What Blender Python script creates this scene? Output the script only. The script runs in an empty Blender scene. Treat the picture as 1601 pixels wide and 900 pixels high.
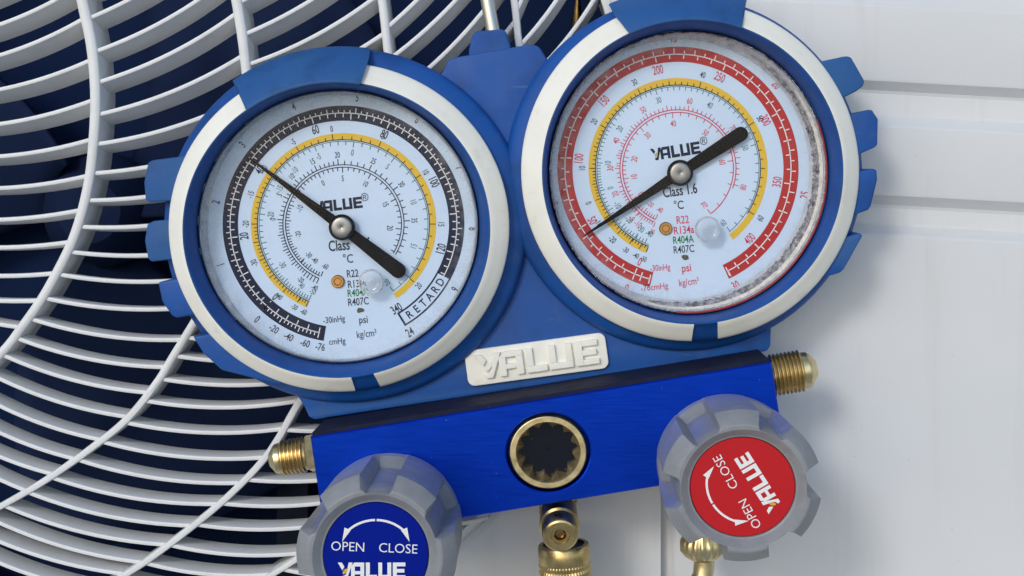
import bpy, bmesh, math, random
from mathutils import Vector, Matrix
from mathutils.geometry import tessellate_polygon
random.seed(7)
pi = math.pi
sc = bpy.context.scene

# ---------------------------------------------------------------- camera, sky, sun
S = 0.00016                 # metres per unit (one unit = one photograph pixel on the gauge front plane)
D = 2150.0                  # camera distance to the gauge front plane, in units
FU, FV = 870.0, 270.0       # where the camera axis (perpendicular to the wall) meets the picture
cam_d = bpy.data.cameras.new('camera'); cam = bpy.data.objects.new('camera', cam_d)
sc.collection.objects.link(cam); sc.camera = cam
cam.location = (0, -D*S, 0); cam.rotation_euler = (pi/2, 0, 0)
cam_d.sensor_width = 36; cam_d.lens = 36*D/1601
cam_d.shift_x = (800.5-FU)/1601; cam_d.shift_y = -(450-FV)/1601
cam_d.clip_start = 0.01; cam_d.clip_end = 50
cam_d.dof.use_dof = False

SUN_EL, SUN_AZ = math.radians(25), math.radians(25)    # elevation, degrees to the left of the camera's back
world = bpy.data.worlds.new('World'); sc.world = world; world.use_nodes = True
wn = world.node_tree; bg = wn.nodes['Background']
sky = wn.nodes.new('ShaderNodeTexSky'); sky.sky_type = 'NISHITA'; sky.sun_disc = False
sky.sun_elevation = SUN_EL; sky.sun_rotation = pi + SUN_AZ
sky.air_density = 1.0; sky.dust_density = 0.6; sky.ozone_density = 1.0
wn.links.new(sky.outputs[0], bg.inputs[0]); bg.inputs[1].default_value = 0.15
sun_d = bpy.data.lights.new('sun', 'SUN'); sun = bpy.data.objects.new('sun', sun_d); sc.collection.objects.link(sun)
sun_d.energy = 0.85; sun_d.angle = math.radians(12); sun_d.color = (1.0, 0.97, 0.94)
sdir = Vector((-math.sin(SUN_AZ)*math.cos(SUN_EL), -math.cos(SUN_AZ)*math.cos(SUN_EL), math.sin(SUN_EL)))
sun.rotation_euler = sdir.to_track_quat('Z', 'Y').to_euler()
sc.view_settings.view_transform = 'Standard'; sc.view_settings.look = 'None'
sc.view_settings.exposure = 0.27; sc.view_settings.gamma = 1.0; sc.view_settings.use_curve_mapping = False
sc.cycles.max_bounces = 10; sc.cycles.transparent_max_bounces = 16

# ---------------------------------------------------------------- helpers
def W(u, v, Y):                       # photograph pixel at a depth -> world (units)
    k = (D+Y)/D
    return ((u-FU)*k, Y, (FV-v)*k)

class MB:
    def __init__(s): s.v = []; s.f = []
    def add(s, vs, fs):
        o = len(s.v); s.v += [tuple(p) for p in vs]; s.f += [tuple(i+o for i in f) for f in fs]
    def loft(s, loops, closed=True, cap0=False, cap1=False, wrap=False):
        o = len(s.v); n = len(loops[0])
        for L in loops: s.v += [tuple(p) for p in L]
        m = len(loops)
        for i in range(m if wrap else m-1):
            j2 = (i+1) % m
            for j in range(n if closed else n-1):
                a, b = j, (j+1) % n
                s.f.append((o+i*n+a, o+i*n+b, o+j2*n+b, o+j2*n+a))
        if cap0: s.f.append(tuple(o+j for j in range(n-1, -1, -1)))
        if cap1: s.f.append(tuple(o+(m-1)*n+j for j in range(n)))
    def lathe(s, prof, org, axis, seg=40, up=None, rfun=None, cap0=True, cap1=True, phase=0):
        a = Vector(axis).normalized(); u = Vector(up) if up else (Vector((0, 1, 0)) if abs(a.y) < .9 else Vector((1, 0, 0)))
        e1 = (u - a*u.dot(a)).normalized(); e2 = a.cross(e1); org = Vector(org)
        loops = []
        for i, (t, r) in enumerate(prof):
            L = []
            for j in range(seg):
                th = phase + 2*pi*j/seg
                rr = rfun(i, t, r, th) if rfun else r
                L.append(org + a*t + (e1*math.cos(th) + e2*math.sin(th))*rr)
            loops.append(L)
        s.loft(loops, True, cap0, cap1)

ORG = {}
def obj(name, mb, mat, parent=None, smooth=None, bevel=None, origin=None, subsurf=0):
    me = bpy.data.meshes.new(name)
    if isinstance(mb, MB):
        me.from_pydata([Vector(p)*S for p in mb.v], [], mb.f)
        bm = bmesh.new(); bm.from_mesh(me)
    else:
        bm = mb
        bmesh.ops.scale(bm, vec=(S, S, S), verts=bm.verts)
    bmesh.ops.remove_doubles(bm, verts=bm.verts, dist=1e-8)
    bmesh.ops.recalc_face_normals(bm, faces=bm.faces)
    if bevel:
        es = [e for e in bm.edges if len(e.link_faces) == 2 and e.calc_face_angle(0) > math.radians(28)]
        bmesh.ops.bevel(bm, geom=es, offset=bevel*S, segments=2, affect='EDGES', profile=.6, clamp_overlap=True)
    og = Vector(origin)*S if origin is not None else Vector((0, 0, 0))
    if origin is not None: bmesh.ops.translate(bm, vec=-og, verts=bm.verts)
    bm.to_mesh(me); bm.free()
    if smooth is not None:
        for p in me.polygons: p.use_smooth = True
        try: me.set_sharp_from_angle(angle=math.radians(smooth))
        except Exception: pass
    me.materials.append(mat)
    o = bpy.data.objects.new(name, me); sc.collection.objects.link(o)
    ORG[o.name] = og
    if parent is not None: o.parent = parent; o.location = og - ORG[parent.name]
    else: o.location = og
    return o
def empty(name, at):
    o = bpy.data.objects.new(name, None); sc.collection.objects.link(o); o.empty_display_size = .02
    o.location = Vector(at)*S; ORG[o.name] = Vector(at)*S
    return o
def tag(o, label=None, cat=None, group=None, kind=None):
    if label: o['label'] = label
    if cat: o['category'] = cat
    if group: o['group'] = group
    if kind: o['kind'] = kind
    return o

def prism(pts, Y0, Y1, bevel=0, px=True):
    """front outline given in photograph pixels at depth Y0, pushed straight back to Y1"""
    bm = bmesh.new()
    P = [W(u, v, Y0) for u, v in pts] if px else [(x, Y0, z) for x, z in pts]
    vs = [bm.verts.new(p) for p in P]
    f = bm.faces.new(vs)
    r = bmesh.ops.extrude_face_region(bm, geom=[f])
    nv = [g for g in r['geom'] if isinstance(g, bmesh.types.BMVert)]
    bmesh.ops.translate(bm, vec=(0, Y1-Y0, 0), verts=nv)
    bmesh.ops.recalc_face_normals(bm, faces=bm.faces)
    if bevel:
        es = [e for e in bm.edges if (e.verts[0].co.y < Y0+.01 or e.verts[1].co.y < Y0+.01)]
        bmesh.ops.bevel(bm, geom=es, offset=bevel, segments=3, affect='EDGES', profile=.6, clamp_overlap=True)
    return bm

def ell(cx, cy, rx, ry, Y, n=96, a0=None, a1=None):
    L = []
    for j in range(n):
        t = 2*pi*j/n if a0 is None else math.radians(a0+(a1-a0)*j/(n-1))
        L.append(W(cx+rx*math.cos(t), cy-ry*math.sin(t), Y))
    return L

# ---------------------------------------------------------------- materials
def mat(name, col, rough=.5, metal=0, spec=.5):
    m = bpy.data.materials.new(name); m.use_nodes = True
    b = m.node_tree.nodes['Principled BSDF']; b.inputs['Specular IOR Level'].default_value = .5
    b.inputs['Base Color'].default_value = (*col, 1); b.inputs['Roughness'].default_value = rough
    b.inputs['Metallic'].default_value = metal; b.inputs['Specular IOR Level'].default_value = spec
    return m
def nodes(m): return m.node_tree.nodes, m.node_tree.links, m.node_tree.nodes['Principled BSDF']
def noise(m, px, detail=3, rough=.55, stretch=None):
    N, L, b = nodes(m)
    tc = N.new('ShaderNodeTexCoord'); src = tc.outputs['Object']
    if stretch:
        mp = N.new('ShaderNodeMapping'); mp.inputs['Rotation'].default_value = stretch[1]; mp.inputs['Scale'].default_value = stretch[0]
        L.new(src, mp.inputs[0]); src = mp.outputs[0]
    n = N.new('ShaderNodeTexNoise'); n.inputs['Scale'].default_value = 1/(px*S); n.inputs['Detail'].default_value = detail
    n.inputs['Roughness'].default_value = rough
    L.new(src, n.inputs['Vector']); return n.outputs['Fac']
def ramp(m, fac, stops):
    N, L, b = nodes(m); r = N.new('ShaderNodeValToRGB'); L.new(fac, r.inputs[0])
    while len(r.color_ramp.elements) < len(stops): r.color_ramp.elements.new(.5)
    for e, (p, c) in zip(r.color_ramp.elements, stops):
        e.position = p; e.color = (*c, 1) if len(c) == 3 else c
    return r.outputs[0]
def mixc(m, fac, a, b_, mode='MIX'):
    N, L, b = nodes(m); x = N.new('ShaderNodeMix'); x.data_type = 'RGBA'; x.blend_type = mode
    for sock, val in ((x.inputs[0], fac), (x.inputs[6], a), (x.inputs[7], b_)):
        if hasattr(val, 'links'): L.new(val, sock)
        elif isinstance(val, (int, float)): sock.default_value = val
        else: sock.default_value = (*val, 1)
    return x.outputs[2]
def bump(m, h, strength, dist_px):
    N, L, b = nodes(m); n = N.new('ShaderNodeBump'); n.inputs['Strength'].default_value = strength
    n.inputs['Distance'].default_value = dist_px*S; L.new(h, n.inputs['Height']); L.new(n.outputs[0], b.inputs['Normal'])
def setc(m, c): m.node_tree.links.new(c, m.node_tree.nodes['Principled BSDF'].inputs['Base Color'])
def setr(m, c): m.node_tree.links.new(c, m.node_tree.nodes['Principled BSDF'].inputs['Roughness'])
BW = lambda v: (v, v, v)

def dusty(name, col, col2, rough, speck=.72, dirt=(.1, .11, .13), big=150, bumpst=.12):
    m = mat(name, col, rough, 0, .3)
    c = mixc(m, ramp(m, noise(m, big, 4), [(.35, BW(0)), (.7, BW(1))]), col, col2)
    c = mixc(m, ramp(m, noise(m, 45, 5, .7), [(.58, BW(0)), (.78, BW(.35))]), c, dirt)
    c = mixc(m, ramp(m, noise(m, 5.0, 1), [(speck+.02, BW(0)), (speck+.07, BW(.5))]), c, (.5, .52, .55))
    if 'blue_rubber' in name:
        c = mixc(m, ramp(m, noise(m, 26, 6, .75, ((1, 1, .35), (0, .6, 0))), [(.62, BW(0)), (.74, BW(.45))]), c, (.045, .10, .22))
        c = mixc(m, ramp(m, noise(m, 14, 3, .6, ((.12, 1, 1), (0, .9, 0))), [(.70, BW(0)), (.76, BW(.5))]), c, (.08, .16, .34))
        c = mixc(m, ramp(m, noise(m, 70, 4, .6), [(.50, BW(0)), (.75, BW(.55))]), c, (.006, .035, .13))
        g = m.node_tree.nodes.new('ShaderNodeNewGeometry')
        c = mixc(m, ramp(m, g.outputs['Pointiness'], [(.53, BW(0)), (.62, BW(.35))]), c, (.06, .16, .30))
    setc(m, c); bump(m, noise(m, 6, 3), bumpst, 1.2)
    setr(m, ramp(m, noise(m, 60, 4), [(.3, BW(rough-.08)), (.7, BW(rough+.12))]))
    return m
M = {}
M['boot'] = dusty('blue_rubber', (.007, .078, .33), (.010, .070, .28), .5, .80)
M['boot_worn'] = dusty('worn_blue_rubber', (.016, .09, .29), (.022, .10, .27), .58, .82, (.05, .09, .1))
M['white_rubber'] = dusty('ivory_rubber', (.86, .84, .76), (.80, .78, .70), .65, .9, (.42, .41, .36), 80)
M['dial'] = dusty('white_dial_enamel', (.61, .74, .90), (.58, .71, .87), .4, .9, (.52, .60, .68), 120, .02)  # bluish: sky reflection on the glass put into the enamel colour
M['p_navy'] = mat('navy_print', (.010, .016, .045), .4, 0, .2)
M['p_grey'] = mat('charcoal_print', (.035, .04, .06), .45, 0, .2)
M['p_yellow'] = mat('yellow_print', (.76, .49, .05), .4, 0, .2)
M['p_teal'] = mat('teal_print', (.06, .20, .17), .45, 0, .2)
M['p_green'] = mat('green_print', (.02, .20, .06), .45, 0, .2)
M['p_red'] = mat('red_print', (.47, .034, .034), .4, 0, .2)
M['p_pink'] = mat('pink_red_print', (.62, .06, .11), .45, 0, .2)
M['p_white'] = mat('white_print', (.8, .8, .8), .4, 0, .2)
M['p_gold'] = mat('gold_print', (.65, .42, .05), .4, 0, .2)
M['needle'] = mat('black_needle_paint', (.004, .004, .005), .5, 0, .15)
M['steel'] = mat('brushed_steel', (.30, .295, .285), .42, 1)
M['rod'] = mat('hook_steel', (.62, .59, .54), .28, 1)
M['bezel'] = mat('crinkled_steel', (.6, .6, .62), .25, 1)
bump(M['bezel'], noise(M['bezel'], 7, 4, .7), .9, 5)
setc(M['bezel'], ramp(M['bezel'], noise(M['bezel'], 16, 4, .7), [(.3, (.06, .06, .07)), (.5, (.45, .45, .47)), (.65, (.85, .85, .87))]))
M['bezel_soft'] = mat('dull_steel_rim', (.45, .46, .48), .4, .8)
bump(M['bezel_soft'], noise(M['bezel_soft'], 14, 3, .6), .35, 3)
setc(M['bezel_soft'], ramp(M['bezel_soft'], noise(M['bezel_soft'], 40, 4, .7), [(.3, (.22, .23, .25)), (.65, (.62, .63, .66))]))
M['rim_pale'] = mat('pale_inner_rim', (.50, .53, .58), .45)
setc(M['rim_pale'], ramp(M['rim_pale'], noise(M['rim_pale'], 22, 6, .75), [(.30, (.20, .20, .22)), (.42, (.46, .48, .52)), (.7, (.60, .64, .70))]))
M['bezel_dark'] = mat('crinkled_dark_foil', (.2, .19, .2), .35, .8)
bump(M['bezel_dark'], noise(M['bezel_dark'], 6, 4, .7), .9, 4)
setc(M['bezel_dark'], ramp(M['bezel_dark'], noise(M['bezel_dark'], 9, 5, .7), [(.34, (.05, .047, .05)), (.5, (.30, .29, .30)), (.64, (.66, .66, .68))]))
M['gasket'] = mat('dark_gasket', (.03, .03, .035), .6)
M['shade_navy'] = dusty('dark_navy_shade', (.002, .004, .022), (.003, .007, .035), .7, .78, (.004, .006, .02), 40)  # dark navy standing in for shade on the block's top, with dust specks
M['red_seal'] = mat('red_sealing_ring', (.38, .05, .06), .5)
def brass(name, a, b, r):
    m = mat(name, a, r, 1)
    setc(m, mixc(m, ramp(m, noise(m, 22, 4), [(.35, BW(0)), (.7, BW(1))]), a, b))
    setr(m, ramp(m, noise(m, 12, 3), [(.3, BW(r-.06)), (.7, BW(r+.12))])); bump(m, noise(m, 4, 2), .08, 1)
    return m
M['brass'] = brass('worn_brass', (.70, .53, .25), (.50, .37, .16), .30)
M['brass_pale'] = brass('pale_brass', (.74, .62, .36), (.60, .48, .25), .32)
M['brass_satin'] = brass('satin_brass', (.62, .50, .27), (.55, .43, .22), .46)
M['brass_dark'] = brass('old_brass', (.46, .30, .11), (.28, .18, .07), .32)
m = M['anodised'] = mat('blue_anodised_aluminium', (.006, .045, .55), .34, 1)
N, L, b = nodes(m)
st = noise(m, 2.6, 3, .6, ((.05, 1, 1.0), (0, math.radians(9), 0)))
setr(m, ramp(m, st, [(.3, BW(.33)), (.7, BW(.48))])); bump(m, st, .12, .5)
sp = ramp(m, noise(m, 4.5, 1), [(.80, BW(0)), (.84, BW(.5))])
setc(m, mixc(m, sp, mixc(m, st, (.004, .040, .50), (.007, .062, .66)), (.35, .42, .6)))
b.inputs['Anisotropic'].default_value = .5
m = M['knob'] = mat('silver_grey_paint', (.32, .33, .35), .5, .04, .22)
setc(m, mixc(m, ramp(m, noise(m, 40, 6, .7), [(.35, BW(0)), (.7, BW(1))]), (.225, .235, .25), (.285, .295, .31)))
setr(m, ramp(m, noise(m, 25, 4), [(.3, BW(.33)), (.7, BW(.48))])); bump(m, noise(m, 3, 2), .10, 1)
M['label_blue'] = mat('blue_knob_label', (.0008, .011, .24), .45, 0, .06)
M['label_red'] = mat('red_knob_label', (.50, .010, .016), .4, 0, .25)
m = M['panel'] = mat('white_painted_steel', (.72, .72, .70), .42)
c = mixc(m, ramp(m, noise(m, 300, 3), [(.3, BW(0)), (.7, BW(1))]), (.70, .705, .705), (.665, .672, .675))
c = mixc(m, ramp(m, noise(m, 60, 5, .65, ((1, 1, .06), (0, 0, 0))), [(.55, BW(0)), (.8, BW(.35))]), c, (.50, .49, .45))
c = mixc(m, ramp(m, noise(m, 9, 2), [(.74, BW(0)), (.80, BW(.4))]), c, (.36, .35, .32))
setc(m, c); setr(m, ramp(m, noise(m, 120, 4), [(.3, BW(.34)), (.7, BW(.5))])); bump(m, noise(m, 5, 2), .04, 1)
m = M['grille'] = mat('white_grille_plastic', (.74, .74, .73), .4)
c = mixc(m, ramp(m, noise(m, 40, 4, .65), [(.5, BW(0)), (.8, BW(.4))]), (.74, .745, .74), (.54, .54, .52))
setc(m, c); bump(m, noise(m, 5, 2), .06, 1)
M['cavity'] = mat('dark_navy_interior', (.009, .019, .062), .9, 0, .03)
M['fan'] = mat('dark_fan_plastic', (.009, .018, .055), .8, 0, .08)
M['coil'] = mat('grey_bracket_steel', (.016, .022, .042), .7, 0, .1)
M['copper'] = mat('copper_pipe', (.55, .25, .13), .3, 1)
M['sight'] = mat('dark_sight_glass', (.006, .007, .012), .12)
setc(M['sight'], mixc(M['sight'], ramp(M['sight'], noise(M['sight'], 4, 2), [(.72, BW(0)), (.80, BW(.4))]), (.003, .004, .010), (.25, .26, .3)))
M['screw'] = mat('copper_screw', (.5, .28, .10), .3, 1)
M['plug'] = mat('clear_vent_plug', (.92, .95, .98), .1)
M['plug'].node_tree.nodes['Principled BSDF'].inputs['Transmission Weight'].default_value = .88
M['plug'].node_tree.nodes['Principled BSDF'].inputs['IOR'].default_value = 1.42
M['dirt'] = mat('dried_mud', (.10, .10, .07), .9)

def lens_material():
    m = bpy.data.materials.new('scuffed_clear_lens'); m.use_nodes = True
    N, L = m.node_tree.nodes, m.node_tree.links; N.clear()
    out = N.new('ShaderNodeOutputMaterial'); tr = N.new('ShaderNodeBsdfTransparent'); gl = N.new('ShaderNodeBsdfGlossy')
    gl.inputs['Roughness'].default_value = .06; df = N.new('ShaderNodeBsdfDiffuse'); df.inputs[0].default_value = (.55, .56, .57, 1)
    tr.inputs[0].default_value = (.985, .99, 1, 1)
    fr = N.new('ShaderNodeFresnel'); fr.inputs[0].default_value = 1.16
    tc = N.new('ShaderNodeTexCoord'); ln = N.new('ShaderNodeVectorMath'); ln.operation = 'LENGTH'; L.new(tc.outputs['Object'], ln.inputs[0])
    mr = N.new('ShaderNodeMapRange'); mr.inputs[1].default_value = 176*S; mr.inputs[2].default_value = 222*S
    mr.inputs[3].default_value = 0; mr.inputs[4].default_value = 1; L.new(ln.outputs['Value'], mr.inputs[0])
    pw = N.new('ShaderNodeMath'); pw.operation = 'POWER'; pw.inputs[1].default_value = 1.6; L.new(mr.outputs[0], pw.inputs[0])
    n1 = N.new('ShaderNodeTexNoise'); n1.inputs['Scale'].default_value = 1/(20*S); n1.inputs['Detail'].default_value = 6; n1.inputs['Roughness'].default_value = .75
    L.new(tc.outputs['Object'], n1.inputs['Vector'])
    r1 = N.new('ShaderNodeMapRange'); r1.inputs[1].default_value = .40; r1.inputs[2].default_value = .75; L.new(n1.outputs['Fac'], r1.inputs[0])
    mu = N.new('ShaderNodeMath'); mu.operation = 'MULTIPLY'; L.new(pw.outputs[0], mu.inputs[0]); L.new(r1.outputs[0], mu.inputs[1])
    n2 = N.new('ShaderNodeTexNoise'); n2.inputs['Scale'].default_value = 1/(90*S); n2.inputs['Detail'].default_value = 3
    L.new(tc.outputs['Object'], n2.inputs['Vector'])
    r2 = N.new('ShaderNodeMapRange'); r2.inputs[1].default_value = .4; r2.inputs[2].default_value = .8; r2.inputs[4].default_value = .03; L.new(n2.outputs['Fac'], r2.inputs[0])
    ad = N.new('ShaderNodeMath'); ad.operation = 'ADD'; ad.use_clamp = True; L.new(mu.outputs[0], ad.inputs[0]); L.new(r2.outputs[0], ad.inputs[1])
    m1 = N.new('ShaderNodeMixShader'); L.new(ad.outputs[0], m1.inputs[0]); L.new(tr.outputs[0], m1.inputs[1]); L.new(df.outputs[0], m1.inputs[2])
    m2 = N.new('ShaderNodeMixShader'); L.new(fr.outputs[0], m2.inputs[0]); L.new(m1.outputs[0], m2.inputs[1]); L.new(gl.outputs[0], m2.inputs[2])
    L.new(m2.outputs[0], out.inputs[0]); return m
M['lens'] = lens_material()

# ---------------------------------------------------------------- the air conditioner behind
YW = 175.0
gm = mat('pale_concrete', (.46, .45, .43), .9)
setc(gm, mixc(gm, ramp(gm, noise(gm, 900, 6), [(.3, BW(0)), (.7, BW(1))]), (.46, .44, .40), (.38, .365, .335)))
gz = -2450
mb = MB(); mb.add([(-60000, -90000, gz), (60000, -90000, gz), (60000, 30000, gz), (-60000, 30000, gz)], [(0, 1, 2, 3)])  # out-of-view ground sheet, added to bounce light up from below
tag(obj('ground', mb, gm), 'unseen pale concrete ground below the unit, added for bounce light', 'ground', kind='structure')
unit = empty('air_conditioner', W(800, 1100, YW))
tag(unit, 'white outdoor air conditioner unit with round fan grille and ribbed panel, behind the gauges', 'air conditioner')
# front panel: plate with the round fan opening
mb = MB(); HC, HR = (202, 250), 798
x0, x1, y0, y1 = -900, 1033, -900, 2400
def rect_hit(th):
    c, s_ = math.cos(th), -math.sin(th)
    t = 1e9
    if c > 1e-9: t = min(t, (x1-HC[0])/c)
    if c < -1e-9: t = min(t, (x0-HC[0])/c)
    if s_ > 1e-9: t = min(t, (y1-HC[1])/s_)
    if s_ < -1e-9: t = min(t, (y0-HC[1])/s_)
    return (HC[0]+c*t, HC[1]+s_*t)
angs = sorted([2*pi*i/180 for i in range(180)] + [math.atan2(-(y-HC[1]), x-HC[0]) % (2*pi) for x in (x0, x1) for y in (y0, y1)])
outer = [rect_hit(a) for a in angs]
loops = [[(W(*p, YW)[0], YW+24, W(*p, YW)[2]) for p in outer], [W(*p, YW) for p in outer]]
for R_, Y_ in ((HR+6, YW), (HR+1, YW+1.5), (HR-5, YW+6), (HR-9, YW+16), (HR-11, YW+30)):
    loops.append([W(HC[0]+R_*math.cos(a), HC[1]-R_*math.sin(a), Y_ if Y_ < YW+25 else YW+20) for a in angs])
loops.append([(p[0], YW+130, p[2]) for p in loops[-1]])
mb.loft(loops)
panel = obj('front_panel', mb, M['panel'], unit, smooth=35)
# ribbed panel on the right, pressed recesses
mb = MB(); sl = math.tan(math.radians(3.1))
prof = [(-400, 0), (-64, 0), (-58, 6), (-54, 20), (-50, 22), (-16, 22), (-12, 20), (7, 2), (11, 0), (121, 0), (126, 1.5), (141, 20), (146, 22), (176, 22), (180, 20), (194, 2), (198, 0),
        (299, 0), (304, 1.5), (319, 20), (324, 22), (347, 22), (351, 20), (365, 2), (369, 0), (2400, 0)]
loops = []
for u, dy in ((1052, 22), (1052, 4), (1056, 0), (1200, 0), (1400, 0), (1800, 0), (2600, 0)):
    loops.append([W(u, v+(u-1370)*sl, YW+d_+dy*(1 if u < 1055 else 0)) for v, d_ in prof])
mb.loft(loops, closed=False)
obj('ribbed_panel', mb, M['panel'], unit, smooth=18)
mb = MB(); mb.add([W(1020, -400, YW+26), W(1070, -400, YW+26), W(1070, 2400, YW+26), W(1020, 2400, YW+26)], [(0, 1, 2, 3)])
obj('panel_seam', mb, M['panel'], unit)
# dark interior
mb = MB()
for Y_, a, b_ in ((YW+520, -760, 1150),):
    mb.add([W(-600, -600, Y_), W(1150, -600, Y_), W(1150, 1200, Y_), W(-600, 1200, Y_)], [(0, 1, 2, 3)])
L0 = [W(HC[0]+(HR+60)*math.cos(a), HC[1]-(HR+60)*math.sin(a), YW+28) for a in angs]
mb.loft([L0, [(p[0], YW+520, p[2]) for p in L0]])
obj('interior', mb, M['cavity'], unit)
# fan: hub and blades, motor bracket
mb = MB(); hc = W(150, 330, YW+330)
mb.lathe([(0, 60), (60, 110), (140, 110)], (hc[0], YW+290, hc[2]), (0, 1, 0), 40)
fan = obj('fan_hub', mb, M['fan'], unit, smooth=40)
for k in range(3):
    mb = MB(); loops = []
    for i in range(13):
        r = 100+(640-100)*i/12
        L = []
        for j in range(13):
            th = 2*pi*k/3 + .5 + (j/12-.5)*(1.25) + .5*(i/12)
            L.append((hc[0]+r*math.cos(th), YW+300+130*(j/12), hc[2]+r*math.sin(th)))
        loops.append(L)
    mb.loft(loops, closed=False)
    bl = obj('fan_blade', mb, M['fan'], unit, smooth=60)
    sm = bl.modifiers.new('thick', 'SOLIDIFY'); sm.thickness = 10*S
mb = MB()
for (u0, u1, v0, v1, Y_) in ((432, 482, 500, 1000, YW+430),):
    bm = prism([(u0, v0), (u1, v0), (u1, v1), (u0, v1)], Y_, Y_+40, 3); obj('motor_bracket', bm, M['coil'], unit)
mb = MB(); p0 = W(905, -40, YW+190)
path = [W(904, -60, YW+190), W(903, 0, YW+190), W(902, 30, YW+190), W(900, 60, YW+200)]
def tube(mb, path, r, seg=16, cap=True):
    loops = []; path = [Vector(p) for p in path]
    for i, p in enumerate(path):
        t = (path[min(i+1, len(path)-1)]-path[max(i-1, 0)]).normalized()
        e1 = t.cross(Vector((0, 1, 0.01))).normalized(); e2 = t.cross(e1)
        rr = r[i] if isinstance(r, (list, tuple)) else r
        loops.append([p+(e1*math.cos(2*pi*j/seg)+e2*math.sin(2*pi*j/seg))*rr for j in range(seg)])
    mb.loft(loops, True, cap, cap)
tube(mb, path, [4, 5, 10, 10]); obj('copper_pipe', mb, M['brass_dark'], unit, smooth=60)

# grille: curved spokes and vanes between them
def cr(pts, n):                                        # smooth curve through points
    out = []; P = [pts[0]]+list(pts)+[pts[-1]]
    for i in range(1, len(P)-2):
        for k in range(n):
            t = k/n; a, b_, c, d_ = [Vector(q) for q in P[i-1:i+3]]
            out.append(.5*((2*b_)+(c-a)*t+(2*a-5*b_+4*c-d_)*t*t+(3*b_-a-3*c+d_)*t**3))
    out.append(Vector(P[-2])); return out
SP = [
 [(-100, -150), (-78, 0), (-72, 110), (-90, 220), (-140, 330), (-230, 430)],
 [(98, -140), (127, 0), (140, 60), (146, 110), (148, 160), (145, 220), (139, 275), (127, 330), (111, 378), (88, 425), (62, 470), (30, 515), (5, 547), (-60, 615), (-130, 670)],
 [(345, -140), (369, 0), (377, 50), (382, 90), (388, 150), (390, 215), (385, 285), (371, 352), (348, 420), (325, 467), (302, 505), (268, 560), (243, 600), (198, 655), (143, 700), (72, 750), (0, 792), (-90, 840)],
 [(575, -150), (597, 0), (606, 80), (616, 150), (620, 220), (617, 300), (605, 380), (582, 450), (552, 515), (512, 572), (468, 628), (432, 690), (402, 730), (352, 780), (292, 830), (232, 875), (190, 902), (110, 950)],
 [(780, -180), (804, 0), (811, 65), (824, 140), (829, 210), (824, 300), (807, 400), (777, 490), (737, 575), (692, 645), (641, 710), (581, 775), (521, 830), (470, 870), (420, 902), (350, 942)],
 [(HC[0]+794*math.cos(t), HC[1]-794*math.sin(t)) for t in [math.radians(a) for a in (36, 24, 12, 0, -12, -24, -36, -48, -58, -66, -74)]],
]
SPC = [cr(p, 12) for p in SP]
def at_v(c, v):                                        # point of a spoke at picture height v
    for a, b_ in zip(c, c[1:]):
        if a[1] <= v <= b_[1]:
            t = (v-a[1])/max(1e-6, b_[1]-a[1]); return a+(b_-a)*t
    return c[0] if v < c[0][1] else c[-1]
rim = MB(); loops = []
for R_, Y_ in ((792, YW+14), (786, YW+10), (779, YW+14), (778, YW+20)):
    loops.append([W(HC[0]+R_*math.cos(a), HC[1]-R_*math.sin(a), Y_) for a in angs])
loops.append([(p[0], YW+95, p[2]) for p in loops[-1]])
rim.loft(loops)
grille = obj('fan_grille', rim, M['grille'], unit, smooth=40)
GD = 84.0
def ribbon(curve, w0, w1, Yf, depth, tilt=lambda v: 0, name='vane', taper=.7):
    """bar along a picture curve: rounded front lip, straight-back web"""
    n = len(curve); loops = []
    for i, p in enumerate(curve):
        t = (curve[min(i+1, n-1)]-curve[max(i-1, 0)]).normalized()
        nx, ny = -t[1], t[0]
        w = (w0+(w1-w0)*i/(n-1))/2
        q = W(p[0], p[1], Yf); k = (D+Yf)/D
        dx, dz = nx*k, -ny*k
        tl = tilt(p[1])
        sec = []
        for s_, yy in ((-.55, 3), (-1, 0+3), (-.75, -.2), (0, -2.2), (.75, -.2), (1, 3)):
            pass
        sec = [(-taper*w, depth, -tl), (-w, 4, 0), (-.75*w, 1, 0), (0, 0, 0), (.75*w, 1, 0), (w, 4, 0), (taper*w, depth, -tl)]
        loops.append([(q[0]+dx*o, Yf+y, q[2]+dz*o+z_) for o, y, z_ in sec])
    mb = MB(); mb.loft(loops, True, True, True)
    return mb
for i, c in enumerate(SPC[1:5]):
    w0, w1 = [(18, 13), (17, 10), (14, 10), (12, 9)][i]
    obj('spoke', ribbon(c, w0, w1, YW+2, GD+6), M['grille'], grille, smooth=50)
tilt = lambda v: 15*max(0, min(1, (520-v)/350))
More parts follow.
